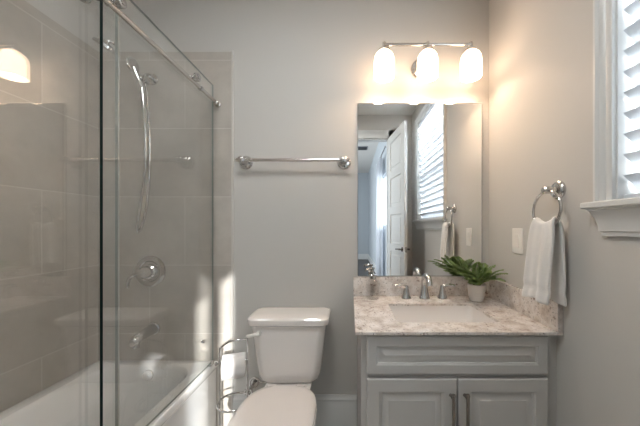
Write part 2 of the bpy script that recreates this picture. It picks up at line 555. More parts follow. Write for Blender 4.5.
for sgn in (-1, 1):
    c = V((hx, hy, 0.985)) + U * (L - 0.06)
    mb = MB()
    mb.lathe(c + Wd * sgn * T2, Wd * sgn, [(0.026, 0), (0.026, 0.008), (0.012, 0.012), (0.010, 0.045)], 20)
    a = c + Wd * sgn * (T2 + 0.042)
    mb.tube([a + U * 0.008, a - U * 0.03, a - U * 0.115 - V((0, 0, 0.006))], [0.010, 0.009, 0.007], 10)
    put('door_handle', mb, M['dark_nickel'], dr)
mb = MB()
leafbox(mb, L - 0.0005, L + 0.0015, -0.012, 0.012, 0.955, 1.015)
put('latch_plate', mb, M['nickel'], dr)

HX0, HX1, HY, HZ = -2.6, 0.70, -8.6, 3.3
struct('floor_hall', MB().box(HX0, HX1, HY, YF - 0.1, -0.06, 0), M['wood'], 'dark wood floor of the room beyond the doorway', 'floor')
struct('ceiling_hall', MB().box(HX0 - 0.1, HX1 + 0.1, HY - 0.1, YF - 0.1, HZ, HZ + 0.08), M['ceiling'], 'pale ceiling of the room beyond the doorway', 'ceiling')
struct('wall_hall_far', MB().box(HX0 - 0.1, HX1 + 0.1, HY - 0.1, HY, 0, HZ), M['hall_paint'], 'blue grey far wall of the room beyond the doorway', 'wall')
mb = MB()
mb.box(HX1, HX1 + 0.1, HY, -4.2, 0, HZ)
mb.box(HX1, HX1 + 0.1, -3.337, YF - 0.1, 0, HZ)
mb.box(HX1, HX1 + 0.1, -4.2, -3.337, 2.31, HZ)
mb.box(HX1, HX1 + 0.1, -4.2, -3.337, 0, 1.25)
hw = tag(empty('window_2', (HX1 + 0.05, -3.77, 1.25)), 'white framed window half covered by the curtain beyond the doorway', 'window', kind='structure')
struct_mb = MB().box(HX1 + 0.04, HX1 + 0.08, -3.784, -3.684, 1.25, 2.31)
put('mullion', struct_mb, M['trim'], hw, bevel=0.003)
put('sash', MB().box(HX1 + 0.04, HX1 + 0.07, -4.2, -3.338, 1.25, 1.285).box(HX1 + 0.04, HX1 + 0.07, -4.2, -3.338, 2.28, 2.31), M['trim'], hw, bevel=0.003)
put('pane', MB().box(HX1 + 0.053, HX1 + 0.057, -4.2, -3.338, 1.28, 2.285), M['pane'], hw)
struct('wall_hall_right', mb, M['hall_paint'], 'blue grey side wall with curtained window beyond the doorway', 'wall')
mb = MB()  # left wall, with an unseen opening added to let the hall fill in
mb.box(HX0 - 0.1, HX0, HY, -6.0, 0, HZ)
mb.box(HX0 - 0.1, HX0, -3.2, YF - 0.1, 0, HZ)
mb.box(HX0 - 0.1, HX0, -6.0, -3.2, 2.7, HZ)
mb.box(HX0 - 0.1, HX0, -6.0, -3.2, 0, 0.5)
struct('wall_hall_left', mb, M['hall_paint'], 'opposite side wall of the room beyond the doorway', 'wall')
struct('wall_hall_near', MB().box(HX0, XL, YF - 0.2, YF - 0.1, 0, HZ).box(XL, HX1, YF - 0.2, YF - 0.1, ZC, HZ), M['hall_paint'], 'hall side of the wall above the doorway', 'wall')
struct('baseboard_hall_far', MB().box(HX0, HX1, HY, HY + 0.018, 0, 0.21), M['trim'], 'white baseboard on the far wall beyond the doorway', 'baseboard', bevel=0.004)
struct('baseboard_hall_side', MB().box(HX1 - 0.018, HX1, HY + 0.018, YF - 0.12, 0, 0.21), M['trim'], 'white baseboard on the side wall beyond the doorway', 'baseboard', bevel=0.004)
# curtain in the hall
mb = MB()
rows = []
for zz in (0.02, 0.8, 1.6, 2.62):
    row = []
    for i in range(61):
        t = i / 60
        amp = 0.035 * (1.15 - 0.25 * zz / 2.6)
        row.append((0.615 + amp * math.sin(t * 2 * PI * 5), -3.70 - 0.63 * t, zz))
    rows.append(row)
mb.loft(rows, False, False, closed=False)
cu = put('curtain', mb, M['curtain'], solid=0.003, recalc=False)
tag(cu, 'white sheer curtain hanging beyond the doorway in the mirror', 'curtain')
rod = put('curtain_rod', MB().tube([(0.615, -3.05, 2.632), (0.615, -4.40, 2.632)], 0.012, 12).tube([(0.615, -3.10, 2.632), (HX1, -3.10, 2.632)], 0.008, 8).tube([(0.615, -4.36, 2.632), (HX1, -4.36, 2.632)], 0.008, 8), M['nickel'])
tag(rod, 'metal rod carrying the white curtain beyond the doorway', 'curtain rod')
vt = tag(empty('ceiling_vent', (0.30, -5.4, HZ - 0.012)), 'grey ceiling vent beyond the doorway in the mirror', 'vent')
put('vent_frame', MB().box(0.14, 0.46, -5.55, -5.25, HZ - 0.012, HZ), M['vent'], vt, bevel=0.003)
mb = MB()
for i in range(7):
    mb.box(0.165, 0.435, -5.53 + i * 0.038, -5.512 + i * 0.038, HZ - 0.016, HZ - 0.010)
put('louvres', mb, M['slot'], vt)

# housing added for the unseen ceiling fill (its light is set at the top)
dl = tag(empty('added_ceiling_light', (-0.30, -1.15, 2.67)), 'added round ceiling light out of view that fills the bathroom', 'ceiling light')
put('canopy', MB().lathe((-0.30, -1.15, ZC), (0, 0, -1), [(0.205, 0), (0.205, 0.055), (0.195, 0.062), (0.190, 0.058), (0.190, 0.0)], 40), M['nickel'], dl)
put('diffuser', MB().lathe((-0.30, -1.15, ZC), (0, 0, -1), [(0.189, 0.03), (0.189, 0.060), (0.15, 0.068), (0.08, 0.072), (0.001, 0.073)], 40), M['lens'], dl)

# ------------------------------------------------------------------ bathtub
TZ = 0.443
tub = tag(empty('bathtub', (-1.15, -0.76, 0)), 'white alcove bathtub behind the sliding glass doors', 'bathtub')
tx0, tx1, ty0, ty1 = XL + 0.011, -0.783, -1.514, -0.011
cx, cy, ox, oy = (tx0 + tx1) / 2, (ty0 + ty1) / 2, (tx1 - tx0) / 2, (ty1 - ty0) / 2
def bas(xa, xb, ya, yb, r, z):
    return at_z(rrect((xa + xb) / 2, (ya + yb) / 2, (xb - xa) / 2, (yb - ya) / 2, r, 8), z)
rings = [
    at_z(rrect(cx, cy, ox - 0.012, oy, 0.004, 8), 0.0),
    at_z(rrect(cx, cy, ox - 0.012, oy, 0.004, 8), 0.395),
    at_z(rrect(cx, cy, ox - 0.002, oy, 0.006, 8), 0.408),
    at_z(rrect(cx, cy, ox, oy, 0.006, 8), 0.432),
    at_z(rrect(cx, cy, ox - 0.003, oy - 0.002, 0.008, 8), TZ - 0.003),
    at_z(rrect(cx, cy, ox - 0.010, oy - 0.006, 0.010, 8), TZ),
    bas(-1.432, -0.862, -1.43, -0.066, 0.15, TZ),
    bas(-1.427, -0.867, -1.425, -0.071, 0.148, TZ - 0.004),
    bas(-1.420, -0.876, -1.41, -0.078, 0.146, TZ - 0.022),
    bas(-1.405, -0.890, -1.36, -0.092, 0.14, 0.34),
    bas(-1.385, -0.910, -1.27, -0.115, 0.13, 0.20),
    bas(-1.36, -0.935, -1.20, -0.14, 0.12, 0.13),
    bas(-1.30, -0.99, -1.10, -0.20, 0.10, 0.105),
]
put('tub_shell', MB().loft(rings, True, True), M['acrylic'], tub)
mb = MB().lathe((-1.146, -0.074, 0.392), (0, -1, 0.12), [(0.030, 0), (0.030, 0.012), (0.027, 0.017), (0.012, 0.018), (0.010, 0.022), (0.001, 0.022)], 28)
put('overflow_plate', mb, M['chrome'], tub)
put('drain', MB().lathe((-1.146, -0.30, 0.104), (0, 0, 1), [(0.032, 0), (0.030, 0.004), (0.012, 0.005), (0.010, 0.014), (0.001, 0.015)], 24), M['nickel'], tub)

# ------------------------------------------------------------------ sliding glass doors
def pane_box(mb, xc, y0, y1, z0, z1, t=0.005):
    # order: bottom, top, -y, +x, +y, -x : only the cut edges take the edge material
    mb.box(xc - t, xc + t, y0, y1, z0, z1, mis=[2, 2, 1, 0, 2, 0])
    return mb
GX1, GX2 = -0.800, -0.829
RZ = 1.965
RAILX = -0.785
def roller(mb, x, y, z, r=0.021, sgn=1):
    mb.lathe((x, y, z), (sgn, 0, 0), [(r * 0.55, -0.004), (r, -0.003), (r, 0.010), (r * 0.92, 0.014), (r * 0.55, 0.015), (r * 0.5, 0.019), (0.001, 0.020)], 24)
def panel(xc, y0, y1, z1, rys, label, side):
    r = tag(empty('shower_door', (xc, (y0 + y1) / 2, TZ + 0.006)), label, 'shower door', 'sliding glass shower doors')
    put('glass_pane', pane_box(MB(), xc, y0, y1, TZ + 0.009, z1), [M['glass'], M['glass_edge'], M['glass_edge_pale']], r)
    for y in rys:
        mb = MB()
        zc = RZ + 0.0205
        mb.lathe((xc + side * 0.0052, y, zc), (side, 0, 0), [(0.010, 0), (0.010, 0.003), (0.0045, 0.004), (0.0045, 0.026)], 16)
        roller(mb, xc + side * 0.030, y, zc, 0.020, side)
        mb.lathe((xc - side * 0.0052, y, zc), (-side, 0, 0), [(0.014, 0), (0.014, 0.005), (0.001, 0.006)], 20)
        put('roller', mb, M['chrome'], r)
    return r
p1 = panel(GX1, -0.741, -0.045, 2.062, (-0.712, -0.262), 'frameless glass shower door over the tub end nearest the toilet', 1)
p2 = panel(GX2, -1.50, -0.652, 2.062, (-0.735, -1.40), 'frameless glass shower door sliding behind, at the near end of the tub', -1)
put('edge_seal', MB().box(GX2 - 0.006, GX2 + 0.006, -0.6515, -0.647, TZ + 0.012, 2.060), M['seal'], p2)
# small knob fixed on the first pane, low by the wall
kb = put('finger_knob', MB().lathe((GX1 + 0.0052, -0.17, 0.622), (1, 0, 0), [(0.007, 0), (0.006, 0.006), (0.010, 0.010), (0.010, 0.016), (0.001, 0.018)], 16), M['chrome'], p1)

# rail: flat bar fixed to both end walls
rl = tag(empty('shower_door_rail', (RAILX, -0.76, RZ - 0.016)), 'polished metal rail carrying the sliding shower doors', 'rail')
put('bar', MB().tube([(RAILX, -1.50, RZ), (RAILX, -0.03, RZ)], 0.0095, 16), M['nickel'], rl)
for y, s in ((-0.010, -1), (-1.515, 1)):
    put('wall_bracket', MB().lathe((RAILX, y, RZ), (0, s, 0), [(0.018, 0), (0.018, 0.008), (0.0135, 0.012), (0.0135, 0.036), (0.0095, 0.040)], 24), M['nickel'], rl)
put('stop_collar', MB().lathe((RAILX, -0.205, RZ), (0, 1, 0), [(0.0095, 0), (0.0135, 0.001), (0.0135, 0.016), (0.0095, 0.017)], 20), M['chrome'], rl)
# guide at the foot of the doors
gd = put('door_guide', MB().box(-0.7935, -0.786, -0.088, -0.052, TZ + 0.0065, TZ + 0.026).box(-0.812, -0.786, -0.088, -0.052, TZ + 0.0005, TZ + 0.0065), M['chrome'], bevel=0.002)
tag(gd, 'small metal door guide on the tub rim beside the wall', 'door guide')

# ------------------------------------------------------------------ shower fittings on the tiled wall
YT = -0.010
sx = -1.175
va = tag(empty('shower_valve', (-1.187, YT, 0.97)), 'round chrome shower valve with lever on the tiled wall', 'shower valve')
vz = 0.972
put('escutcheon', MB().lathe((-1.187, YT, vz), (0, -1, 0), [(0.092, 0), (0.091, 0.004), (0.080, 0.010), (0.062, 0.011), (0.058, 0.008), (0.040, 0.010)], 40), M['chrome'], va)
put('hub', MB().lathe((-1.187, YT - 0.009, vz), (0, -1, 0), [(0.042, 0), (0.042, 0.012), (0.034, 0.020), (0.030, 0.050), (0.020, 0.074), (0.001, 0.078)], 28), M['chrome'], va)
put('lever', MB().tube(smooth_path([(-1.187, YT - 0.066, vz), (-1.225, YT - 0.085, vz - 0.012), (-1.243, YT - 0.092, vz - 0.04), (-1.245, YT - 0.095, vz - 0.078)], 5), [0.011] * 6 + [0.008] * 9 + [0.006], 10), M['chrome'], va)

sp = tag(empty('tub_spout', (-1.165, YT, 0.60)), 'chrome tub spout above the bathtub overflow', 'tub spout')
put('spout_flange', MB().lathe((-1.165, YT, 0.632), (0, -1, 0), [(0.036, 0), (0.035, 0.008), (0.030, 0.012)], 28), M['chrome'], sp)
mb = MB()
rs = []
for i, (y, z, a, b) in enumerate([(-0.004, 0.632, 0.030, 0.030), (-0.05, 0.632, 0.028, 0.028), (-0.10, 0.629, 0.026, 0.026), (-0.135, 0.622, 0.025, 0.028), (-0.155, 0.614, 0.023, 0.027), (-0.166, 0.610, 0.014, 0.018)]):
    rs.append([(-1.165 + a * math.cos(2 * PI * k / 20), YT + y, z + b * math.sin(2 * PI * k / 20)) for k in range(20)])
mb.loft(rs)
mb.lathe((-1.165, YT - 0.138, 0.604), (0, 0, -1), [(0.018, 0), (0.018, 0.026), (0.015, 0.028)], 18)
put('spout_body', mb, M['chrome'], sp)

def at(px, py, d):
    return V(((px - 350) * d / 267, d - CAM_D, CAM_H + (227 - py) * d / 267))
arm = tag(empty('hand_shower_bracket', (-1.173, YT, 2.11)), 'chrome wall arm holding the hand shower on the tiled wall', 'shower bracket')
f0 = V((-1.172, YT, 2.112))
hp = V((-1.150, -0.098, 2.056))
put('flange', MB().lathe(f0, (0, -1, 0), [(0.032, 0), (0.031, 0.007), (0.022, 0.013), (0.013, 0.016)], 24), M['chrome'], arm)
put('pipe', MB().tube(smooth_path([f0 + V((0, 0.004, 0)), f0 + V((0.002, -0.035, 0.004)), f0 + V((0.010, -0.065, -0.012)), hp + V((0, 0.004, 0.016))], 5), 0.0115, 14), M['chrome'], arm)
mb = MB().lathe(hp + V((0, 0.008, 0.022)), (0, -0.35, -0.9), [(0.014, 0), (0.021, 0.006), (0.021, 0.034), (0.016, 0.040)], 18)
mb.lathe(hp + V((-0.010, -0.012, 0.004)), (-0.55, -0.75, 0.2), [(0.013, 0), (0.018, 0.004), (0.018, 0.018), (0.013, 0.022)], 16)
put('holder', mb, M['chrome'], arm)

hs = tag(empty('hand_shower', (-1.18, -0.13, 1.21)), 'chrome hand shower with long looping hose on the tiled wall', 'hand shower')
h0 = at(142.0, 88, 1.475)
h1 = at(133.5, 68, 1.455)
dirh = (h1 - h0).normalized()
put('handle', MB().tube([h0, h0 + dirh * 0.03, h0 + dirh * 0.07, h1], [0.009, 0.013, 0.013, 0.016], 14), M['chrome'], hs)
view = (h1 - V((0, -CAM_D, CAM_H))).normalized()
fn = dirh.cross(view).normalized()
fn = fn if fn.x > 0 else -fn
fn = (fn * 0.80 - view * 0.60).normalized()
hc = h1 + dirh * 0.016
put('spray_head', MB().lathe(hc - fn * 0.014, fn, [(0.010, -0.008), (0.028, 0.002), (0.037, 0.012), (0.038, 0.022), (0.035, 0.024), (0.028, 0.024), (0.001, 0.025)], 28), M['chrome'], hs)
hose = smooth_path([hp + V((0.004, -0.006, -0.018)), at(147.2, 100, 1.505), at(149.2, 130, 1.51), at(149.6, 165, 1.515), at(147.6, 200, 1.52), at(143, 222, 1.52), at(138.6, 231.5, 1.515),
                    at(137.4, 228, 1.50), at(140.5, 205, 1.49), at(145.0, 172, 1.485), at(145.6, 150, 1.48), at(144.8, 125, 1.475), at(143.2, 102, 1.475), h0], 8)
put('hose', MB().tube(hose, 0.0068, 10), M['chrome'], hs)

sh = tag(empty('overhead_shower', (-1.43, YT, 2.26)), 'round overhead chrome shower head near the tiled corner', 'shower head')
hd = at(106.5, 45.5, 1.47)
nrm = V((-0.52, -0.02, -0.85)).normalized()
put('head_disc', MB().lathe(hd, nrm, [(0.012, -0.014), (0.040, -0.006), (0.056, 0.002), (0.058, 0.014), (0.054, 0.018), (0.001, 0.019)], 32), M['chrome'], sh)
w0 = at(105.5, 46, 1.59)
put('arm_pipe', MB().tube(smooth_path([w0, w0 + V((0.012, -0.04, 0.012)), hd - nrm * 0.034 + V((0, 0.03, 0)), hd - nrm * 0.030, hd - nrm * 0.008], 5), 0.009, 12), M['chrome'], sh)
put('flange', MB().lathe(w0, (0, -1, 0), [(0.018, 0), (0.016, 0.007), (0.010, 0.010)], 20), M['chrome'], sh)

# ------------------------------------------------------------------ towel bar over the toilet
tb = tag(empty('towel_bar', (-0.33, 0, 1.60)), 'empty metal towel bar on the wall above the toilet', 'towel bar')
bz = 1.620
for x in (-0.622, -0.036):
    mb = MB().lathe((x, 0, bz), (0, -1, 0), [(0.040, 0), (0.040, 0.007), (0.034, 0.011), (0.032, 0.016), (0.020, 0.020), (0.014, 0.030), (0.014, 0.050), (0.020, 0.054), (0.020, 0.080), (0.014, 0.085), (0.001, 0.086)], 28)
    put('post', mb, M['chrome'], tb)
put('bar', MB().tube([(-0.655, -0.066, bz), (0.0, -0.066, bz)], 0.0105, 16), M['nickel'], tb)

# ------------------------------------------------------------------ mirror
mr = tag(empty('wall_mirror', (0.417, 0, 0.945)), 'large frameless wall mirror above the vanity', 'mirror')
put('glass_plate', MB().box(0.048, 0.786, -0.007, -0.001, 0.945, 1.972), M['mirror'], mr)
mb = MB()
for a in (((0.046, 0.048), (0.943, 1.974)), ((0.786, 0.788), (0.943, 1.974)), ((0.048, 0.786), (0.943, 0.945)), ((0.048, 0.786), (1.972, 1.974))):
    mb.box(a[0][0], a[0][1], -0.008, -0.001, a[1][0], a[1][1])
put('edge', mb, M['mirror_edge'], mr)

# ------------------------------------------------------------------ vanity light
vl = tag(empty('vanity_light', (0.424, 0, 2.18)), 'three shade metal wall light glowing above the mirror', 'wall light')
LZ, LY = 2.232, -0.140
put('back_plate', MB().lathe((0.424, 0, 2.178), (0, -1, 0), [(0.060, 0), (0.060, 0.010), (0.054, 0.018), (0.030, 0.022), (0.014, 0.028), (0.011, 0.034)], 36), M['nickel'], vl)
put('arm', MB().tube(smooth_path([(0.424, -0.028, 2.178), (0.424, -0.060, 2.184), (0.424, -0.100, 2.214), (0.424, LY, LZ)], 6), 0.008, 12), M['nickel'], vl)
put('crossbar', MB().tube([(0.424 - 0.246, LY, LZ), (0.424 + 0.246, LY, LZ)], 0.0085, 14), M['nickel'], vl)
for i, x in enumerate((0.424 - 0.237, 0.424, 0.424 + 0.237)):
    put('socket', MB().lathe((x, LY, LZ + 0.016), (0, 0, -1), [(0.006, 0), (0.010, 0.004), (0.010, 0.028), (0.014, 0.032), (0.026, 0.042), (0.032, 0.046), (0.032, 0.056)], 24), M['nickel'], vl)
    s0 = put('lamp_shade', MB().lathe((x, LY, 2.186), (0, 0, -1), [(0.020, -0.004), (0.031, -0.001), (0.044, 0.008), (0.0515, 0.022), (0.0550, 0.045), (0.0555, 0.090), (0.0555, 0.132), (0.0525, 0.132), (0.0520, 0.090), (0.048, 0.026), (0.038, 0.012), (0.018, 0.002)], 36, cap0=False, cap1=False), M['shade'], vl)
    put('bulb', MB().lathe((x, LY, 2.184), (0, 0, -1), [(0.013, 0), (0.014, 0.02), (0.022, 0.045), (0.028, 0.065), (0.024, 0.085), (0.012, 0.097), (0.001, 0.099)], 20), M['bulb'], s0)
    lp = lamp('vanity_bulb_light', 'POINT', (x, LY, 2.09), BULB_W, (1.0, 0.71, 0.49), shadow_soft_size=0.02)

# ------------------------------------------------------------------ vanity cabinet
CX0, CX1, CY, CZ = 0.044, 0.800, -0.528, 0.812
vn = tag(empty('vanity_cabinet', (0.42, -0.28, 0)), 'grey painted vanity cabinet with two doors under the stone top', 'cabinet')
mb = MB()
mb.box(CX0, CX0 + 0.016, CY + 0.018, -0.001, 0.0, CZ)
mb.box(CX1 - 0.016, CX1, CY + 0.018, -0.001, 0.0, CZ)
mb.box(CX0 + 0.016, CX1 - 0.016, -0.012, -0.001, 0.09, CZ)
mb.box(CX0 + 0.016, CX1 - 0.016, CY + 0.018, -0.012, 0.09, 0.105)
mb.box(CX0 + 0.016, CX1 - 0.016, CY + 0.07, CY + 0.085, 0.0, 0.09)
put('carcass', mb, M['cabinet'], vn)
# face frame
fx0, fx1 = CX0, CX1
mb = MB()
mb.box(fx0, fx0 + 0.040, CY, CY + 0.018, 0.09, CZ)
mb.box(fx1 - 0.040, fx1, CY, CY + 0.018, 0.09, CZ)
mb.box(fx0 + 0.04, fx1 - 0.04, CY, CY + 0.018, CZ - 0.035, CZ)
mb.box(fx0 + 0.04, fx1 - 0.04, CY, CY + 0.018, 0.615, 0.660)
mb.box(fx0 + 0.04, fx1 - 0.04, CY, CY + 0.018, 0.09, 0.125)
mb.box((fx0 + fx1) / 2 - 0.02, (fx0 + fx1) / 2 + 0.02, CY, CY + 0.018, 0.125, 0.615)
put('face_frame', mb, M['cabinet'], vn, bevel=0.0015)

def raised_panel(mb, x0, x1, z0, z1, y, t=0.020, fr=0.052):
    """raised-panel front: flat frame, stepped sticking, bevelled field; one closed surface seen from -y"""
    def rect(i, yy):
        return [(x0 + i, yy, z0 + i), (x1 - i, yy, z0 + i), (x1 - i, yy, z1 - i), (x0 + i, yy, z1 - i)]
    rings = [rect(0, y), rect(0, y - t + 0.004), rect(0.004, y - t), rect(fr, y - t), rect(fr + 0.003, y - t + 0.003), rect(fr + 0.006, y - t + 0.003), rect(fr + 0.009, y - t + 0.0095),
             rect(fr + 0.015, y - t + 0.0095), rect(fr + 0.034, y - t + 0.0025), rect(fr + 0.036, y - t + 0.001)]
    mb.loft(rings, True, True, smooth=False)
    return mb
dx0, dx1 = 0.066, 0.782
put('drawer_front', raised_panel(MB(), dx0, dx1, 0.653, 0.804, CY - 0.0005, fr=0.037), M['cabinet'], vn)
mid = (dx0 + dx1) / 2
def pull(parent, x, z0, z1):
    y = CY - 0.0205
    mb = MB().tube([(x, y - 0.030, z0 - 0.006), (x, y - 0.030, z1 + 0.006)], 0.0062, 12)
    for z in (z0 + 0.012, z1 - 0.012):
        mb.lathe((x, y + 0.001, z), (0, -1, 0), [(0.0075, 0), (0.006, 0.004), (0.005, 0.008), (0.005, 0.028)], 12)
    for z in (z0 - 0.006, z1 + 0.006):
        s = -1 if z < (z0 + z1) / 2 else 1
        mb.lathe((x, y - 0.030, z), (0, 0, s), [(0.0062, -0.004), (0.0078, -0.003), (0.0078, 0.002), (0.001, 0.003)], 12)
    put('bar_pull', mb, M['dark_nickel'], parent)
for s in (-1, 1):
    a, b = (dx0, mid - 0.0025) if s < 0 else (mid + 0.0025, dx1)
    d = put('door', raised_panel(MB(), a, b, 0.105, 0.636, CY - 0.0005, fr=0.050), M['cabinet'], vn)
    pull(d, mid + s * 0.0275, 0.415, 0.585)
# scribe filler to the wall
fl = put('filler_strip', MB().box(CX1 + 0.0002, XR - 0.0005, CY + 0.004, CY + 0.020, 0.0, CZ), M['cabinet'], vn, bevel=0.001)

# ------------------------------------------------------------------ countertop with splashes and sink
KX0, KX1, KY, KZ0, KZ = 0.020, XR - 0.0008, -0.560, 0.812, 0.826
SX0, SX1, SY0, SY1 = 0.206, 0.650, -0.452, -0.165
ct = tag(empty('stone_countertop', (0.42, -0.28, KZ0)), 'speckled beige stone vanity top with low splashes', 'countertop')
mb = MB()
n = 8
outer = []
hx_, hy_ = (KX1 - KX0) / 2, (-0.0008 - KY) / 2
inner = rrect((SX0 + SX1) / 2, (SY0 + SY1) / 2, (SX1 - SX0) / 2, (SY1 - SY0) / 2, 0.022, n)
# outer ring with the same count: project the inner ring's corner fans onto the outer rectangle
q = [(KX1, -0.0008), (KX0, -0.0008), (KX0, KY), (KX1, KY)]
outer = []
icx, icy = (SX0 + SX1) / 2, (SY0 + SY1) / 2
for c in range(4):
    for k in range(n + 1):
        ix, iy = inner[c * (n + 1) + k]
        X, Y = q[c]
        # slide from the side facing first edge to the corner to the other edge
        if k < n / 2:
            outer.append((X, iy) if c in (0, 2) else (ix, Y))
        elif k == n // 2:
            outer.append((X, Y))
        else:
            outer.append((ix, Y) if c in (0, 2) else (X, iy))
def ring_z(poly, z):
    return [(x, y, z) for x, y in poly]
mb.loft([ring_z(inner, KZ0), ring_z(outer, KZ0), ring_z(outer, KZ), ring_z(inner, KZ), ring_z(inner, KZ0)], False, False, smooth=False)
put('slab', mb, M['granite'], ct, bevel=0.0025)
put('back_splash', MB().box(KX0, KX1, -0.021, -0.0008, KZ, 0.938), M['granite'], ct, bevel=0.0015)
put('side_splash', MB().box(KX1 - 0.020, KX1, KY + 0.002, -0.021, KZ, 0.938), M['granite'], ct, bevel=0.0015)

sk = tag(empty('sink', (icx, icy, 0.68)), 'rectangular white sink sunk into the stone vanity top', 'sink')
def srect(d, r, z):
    return at_z(rrect(icx, icy, (SX1 - SX0) / 2 - d, (SY1 - SY0) / 2 - d, r, 8), z)
mb = MB().loft([srect(-0.022, 0.035, 0.790), srect(-0.022, 0.035, KZ0 - 0.0005), srect(-0.004, 0.028, KZ0 - 0.0005), srect(0.0, 0.03, 0.790), srect(0.012, 0.04, 0.745), srect(0.030, 0.055, 0.700), srect(0.060, 0.06, 0.684), srect(0.12, 0.02, 0.680)], False, True)
mb.loft([srect(-0.022, 0.035, 0.790), srect(0.0, 0.045, 0.735), srect(0.020, 0.06, 0.685), srect(0.06, 0.06, 0.668)], False, True)
put('basin', mb, M['ceramic'], sk)
put('drain', MB().lathe((icx, icy, 0.680), (0, 0, 1), [(0.024, 0), (0.023, 0.003), (0.016, 0.004), (0.015, 0.008), (0.001, 0.010)], 24), M['chrome'], sk)

# ------------------------------------------------------------------ faucet (three pieces, one set)
fy = -0.066
fc = tag(empty('faucet', (0.427, fy, KZ)), 'chrome sink faucet with two lever handles', 'faucet')
mb = MB().lathe((0.427, fy, KZ), (0, 0, 1), [(0.031, 0), (0.031, 0.005), (0.028, 0.010), (0.022, 0.035), (0.0185, 0.065), (0.0175, 0.078)], 24)
mb.tube(smooth_path([(0.427, fy, KZ + 0.060), (0.427, fy - 0.002, KZ + 0.100), (0.427, fy - 0.020, KZ + 0.128), (0.428, fy - 0.055, KZ + 0.134), (0.428, fy - 0.088, KZ + 0.116), (0.428, fy - 0.100, KZ + 0.090)], 6),
        [0.0175] * 12 + [0.0165] * 12 + [0.0155] * 6 + [0.015], 14)
put('spout', mb, M['chrome'], fc)
put('lift_rod', MB().tube([(0.427, fy + 0.022, KZ + 0.004), (0.427, fy + 0.022, KZ + 0.095)], 0.0028, 8).lathe((0.427, fy + 0.022, KZ + 0.092), (0, 0, 1), [(0.003, 0), (0.006, 0.004), (0.006, 0.010), (0.001, 0.013)], 12), M['chrome'], fc)
for s in (-1, 1):
    x = 0.427 + s * 0.104
    mb = MB().lathe((x, fy, KZ), (0, 0, 1), [(0.028, 0), (0.028, 0.005), (0.025, 0.010), (0.019, 0.032), (0.0145, 0.054), (0.0145, 0.064), (0.012, 0.073), (0.001, 0.077)], 24)
    mb.tube(smooth_path([(x, fy, KZ + 0.062), (x + s * 0.020, fy - 0.004, KZ + 0.074), (x + s * 0.045, fy - 0.008, KZ + 0.076), (x + s * 0.068, fy - 0.012, KZ + 0.073)], 5), [0.0125] * 5 + [0.011] * 5 + [0.009] * 5 + [0.007], 12)
    put('lever_handle', mb, M['chrome'], fc)

# ------------------------------------------------------------------ soap dispenser
sd = tag(empty('soap_dispenser', (0.138, -0.062, KZ)), 'clear glass soap dispenser with metal pump on the stone top', 'soap dispenser')
sxx, syy = 0.132, -0.072
mb = MB().lathe((sxx, syy, KZ + 0.0003), (0, 0, 1), [(0.036, 0), (0.041, 0.003), (0.042, 0.010), (0.042, 0.088), (0.040, 0.098), (0.030, 0.108), (0.019, 0.113), (0.017, 0.122), (0.013, 0.122), (0.015, 0.110), (0.027, 0.104), (0.038, 0.090), (0.038, 0.010), (0.034, 0.008), (0.001, 0.008)], 32, cap1=True)
put('bottle', mb, M['glass_clear'], sd)
mb = MB().lathe((sxx, syy, KZ + 0.114), (0, 0, 1), [(0.020, 0), (0.020, 0.020), (0.014, 0.024), (0.006, 0.026), (0.005, 0.052), (0.011, 0.054), (0.011, 0.064), (0.001, 0.066)], 20)
mb.tube(smooth_path([(sxx, syy, KZ + 0.172), (sxx - 0.018, syy - 0.012, KZ + 0.174), (sxx - 0.038, syy - 0.024, KZ + 0.170), (sxx - 0.044, syy - 0.028, KZ + 0.160)], 4), 0.005, 10)
put('pump', mb, M['chrome'], sd)
put('dip_tube', MB().tube([(sxx, syy, KZ + 0.012), (sxx, syy, KZ + 0.115)], 0.003, 8), M['glass_clear'], sd)

# ------------------------------------------------------------------ fern
px, py = 0.703, -0.115
fn_ = tag(empty('potted_fern', (px, py, KZ)), 'small green fern in a round white pot on the stone top', 'plant')
put('pot', MB().lathe((px, py, KZ + 0.0003), (0, 0, 1), [(0.030, 0), (0.034, 0.003), (0.041, 0.030), (0.0455, 0.065), (0.0465, 0.090), (0.0445, 0.092), (0.042, 0.085), (0.038, 0.074), (0.001, 0.074)], 36, cap1=True), M['pot'], fn_)
put('soil', MB().lathe((px, py, KZ + 0.0745), (0, 0, 1), [(0.0375, 0), (0.030, 0.006), (0.015, 0.009), (0.001, 0.010)], 24), M['soil'], fn_)
tips = [(.510, -.140, 1.015), (.530, -.085, 1.030), (.565, -.050, 1.045), (.560, -.205, .990), (.600, -.090, 1.055), (.605, -.235, .965), (.640, -.060, 1.050), (.680, -.205, .965), (.650, -.235, .940),
        (.745, -.220, .970), (.785, -.260, 1.000), (.797, -.205, 1.010), (.785, -.150, 1.025), (.765, -.075, 1.025), (.700, -.140, 1.040), (.575, -.150, 1.015), (.620, -.170, 1.000), (.735, -.150, 1.015), (.770, -.270, .965), (.780, -.110, .990), (.640, -.140, .975), (.720, -.190, .990), (.550, -.110, .990)]
lf, st = MB(), MB()
def clampleaf(p):
    return V((min(p.x, 0.806), min(p.y, -0.026), max(p.z, KZ + 0.012)))
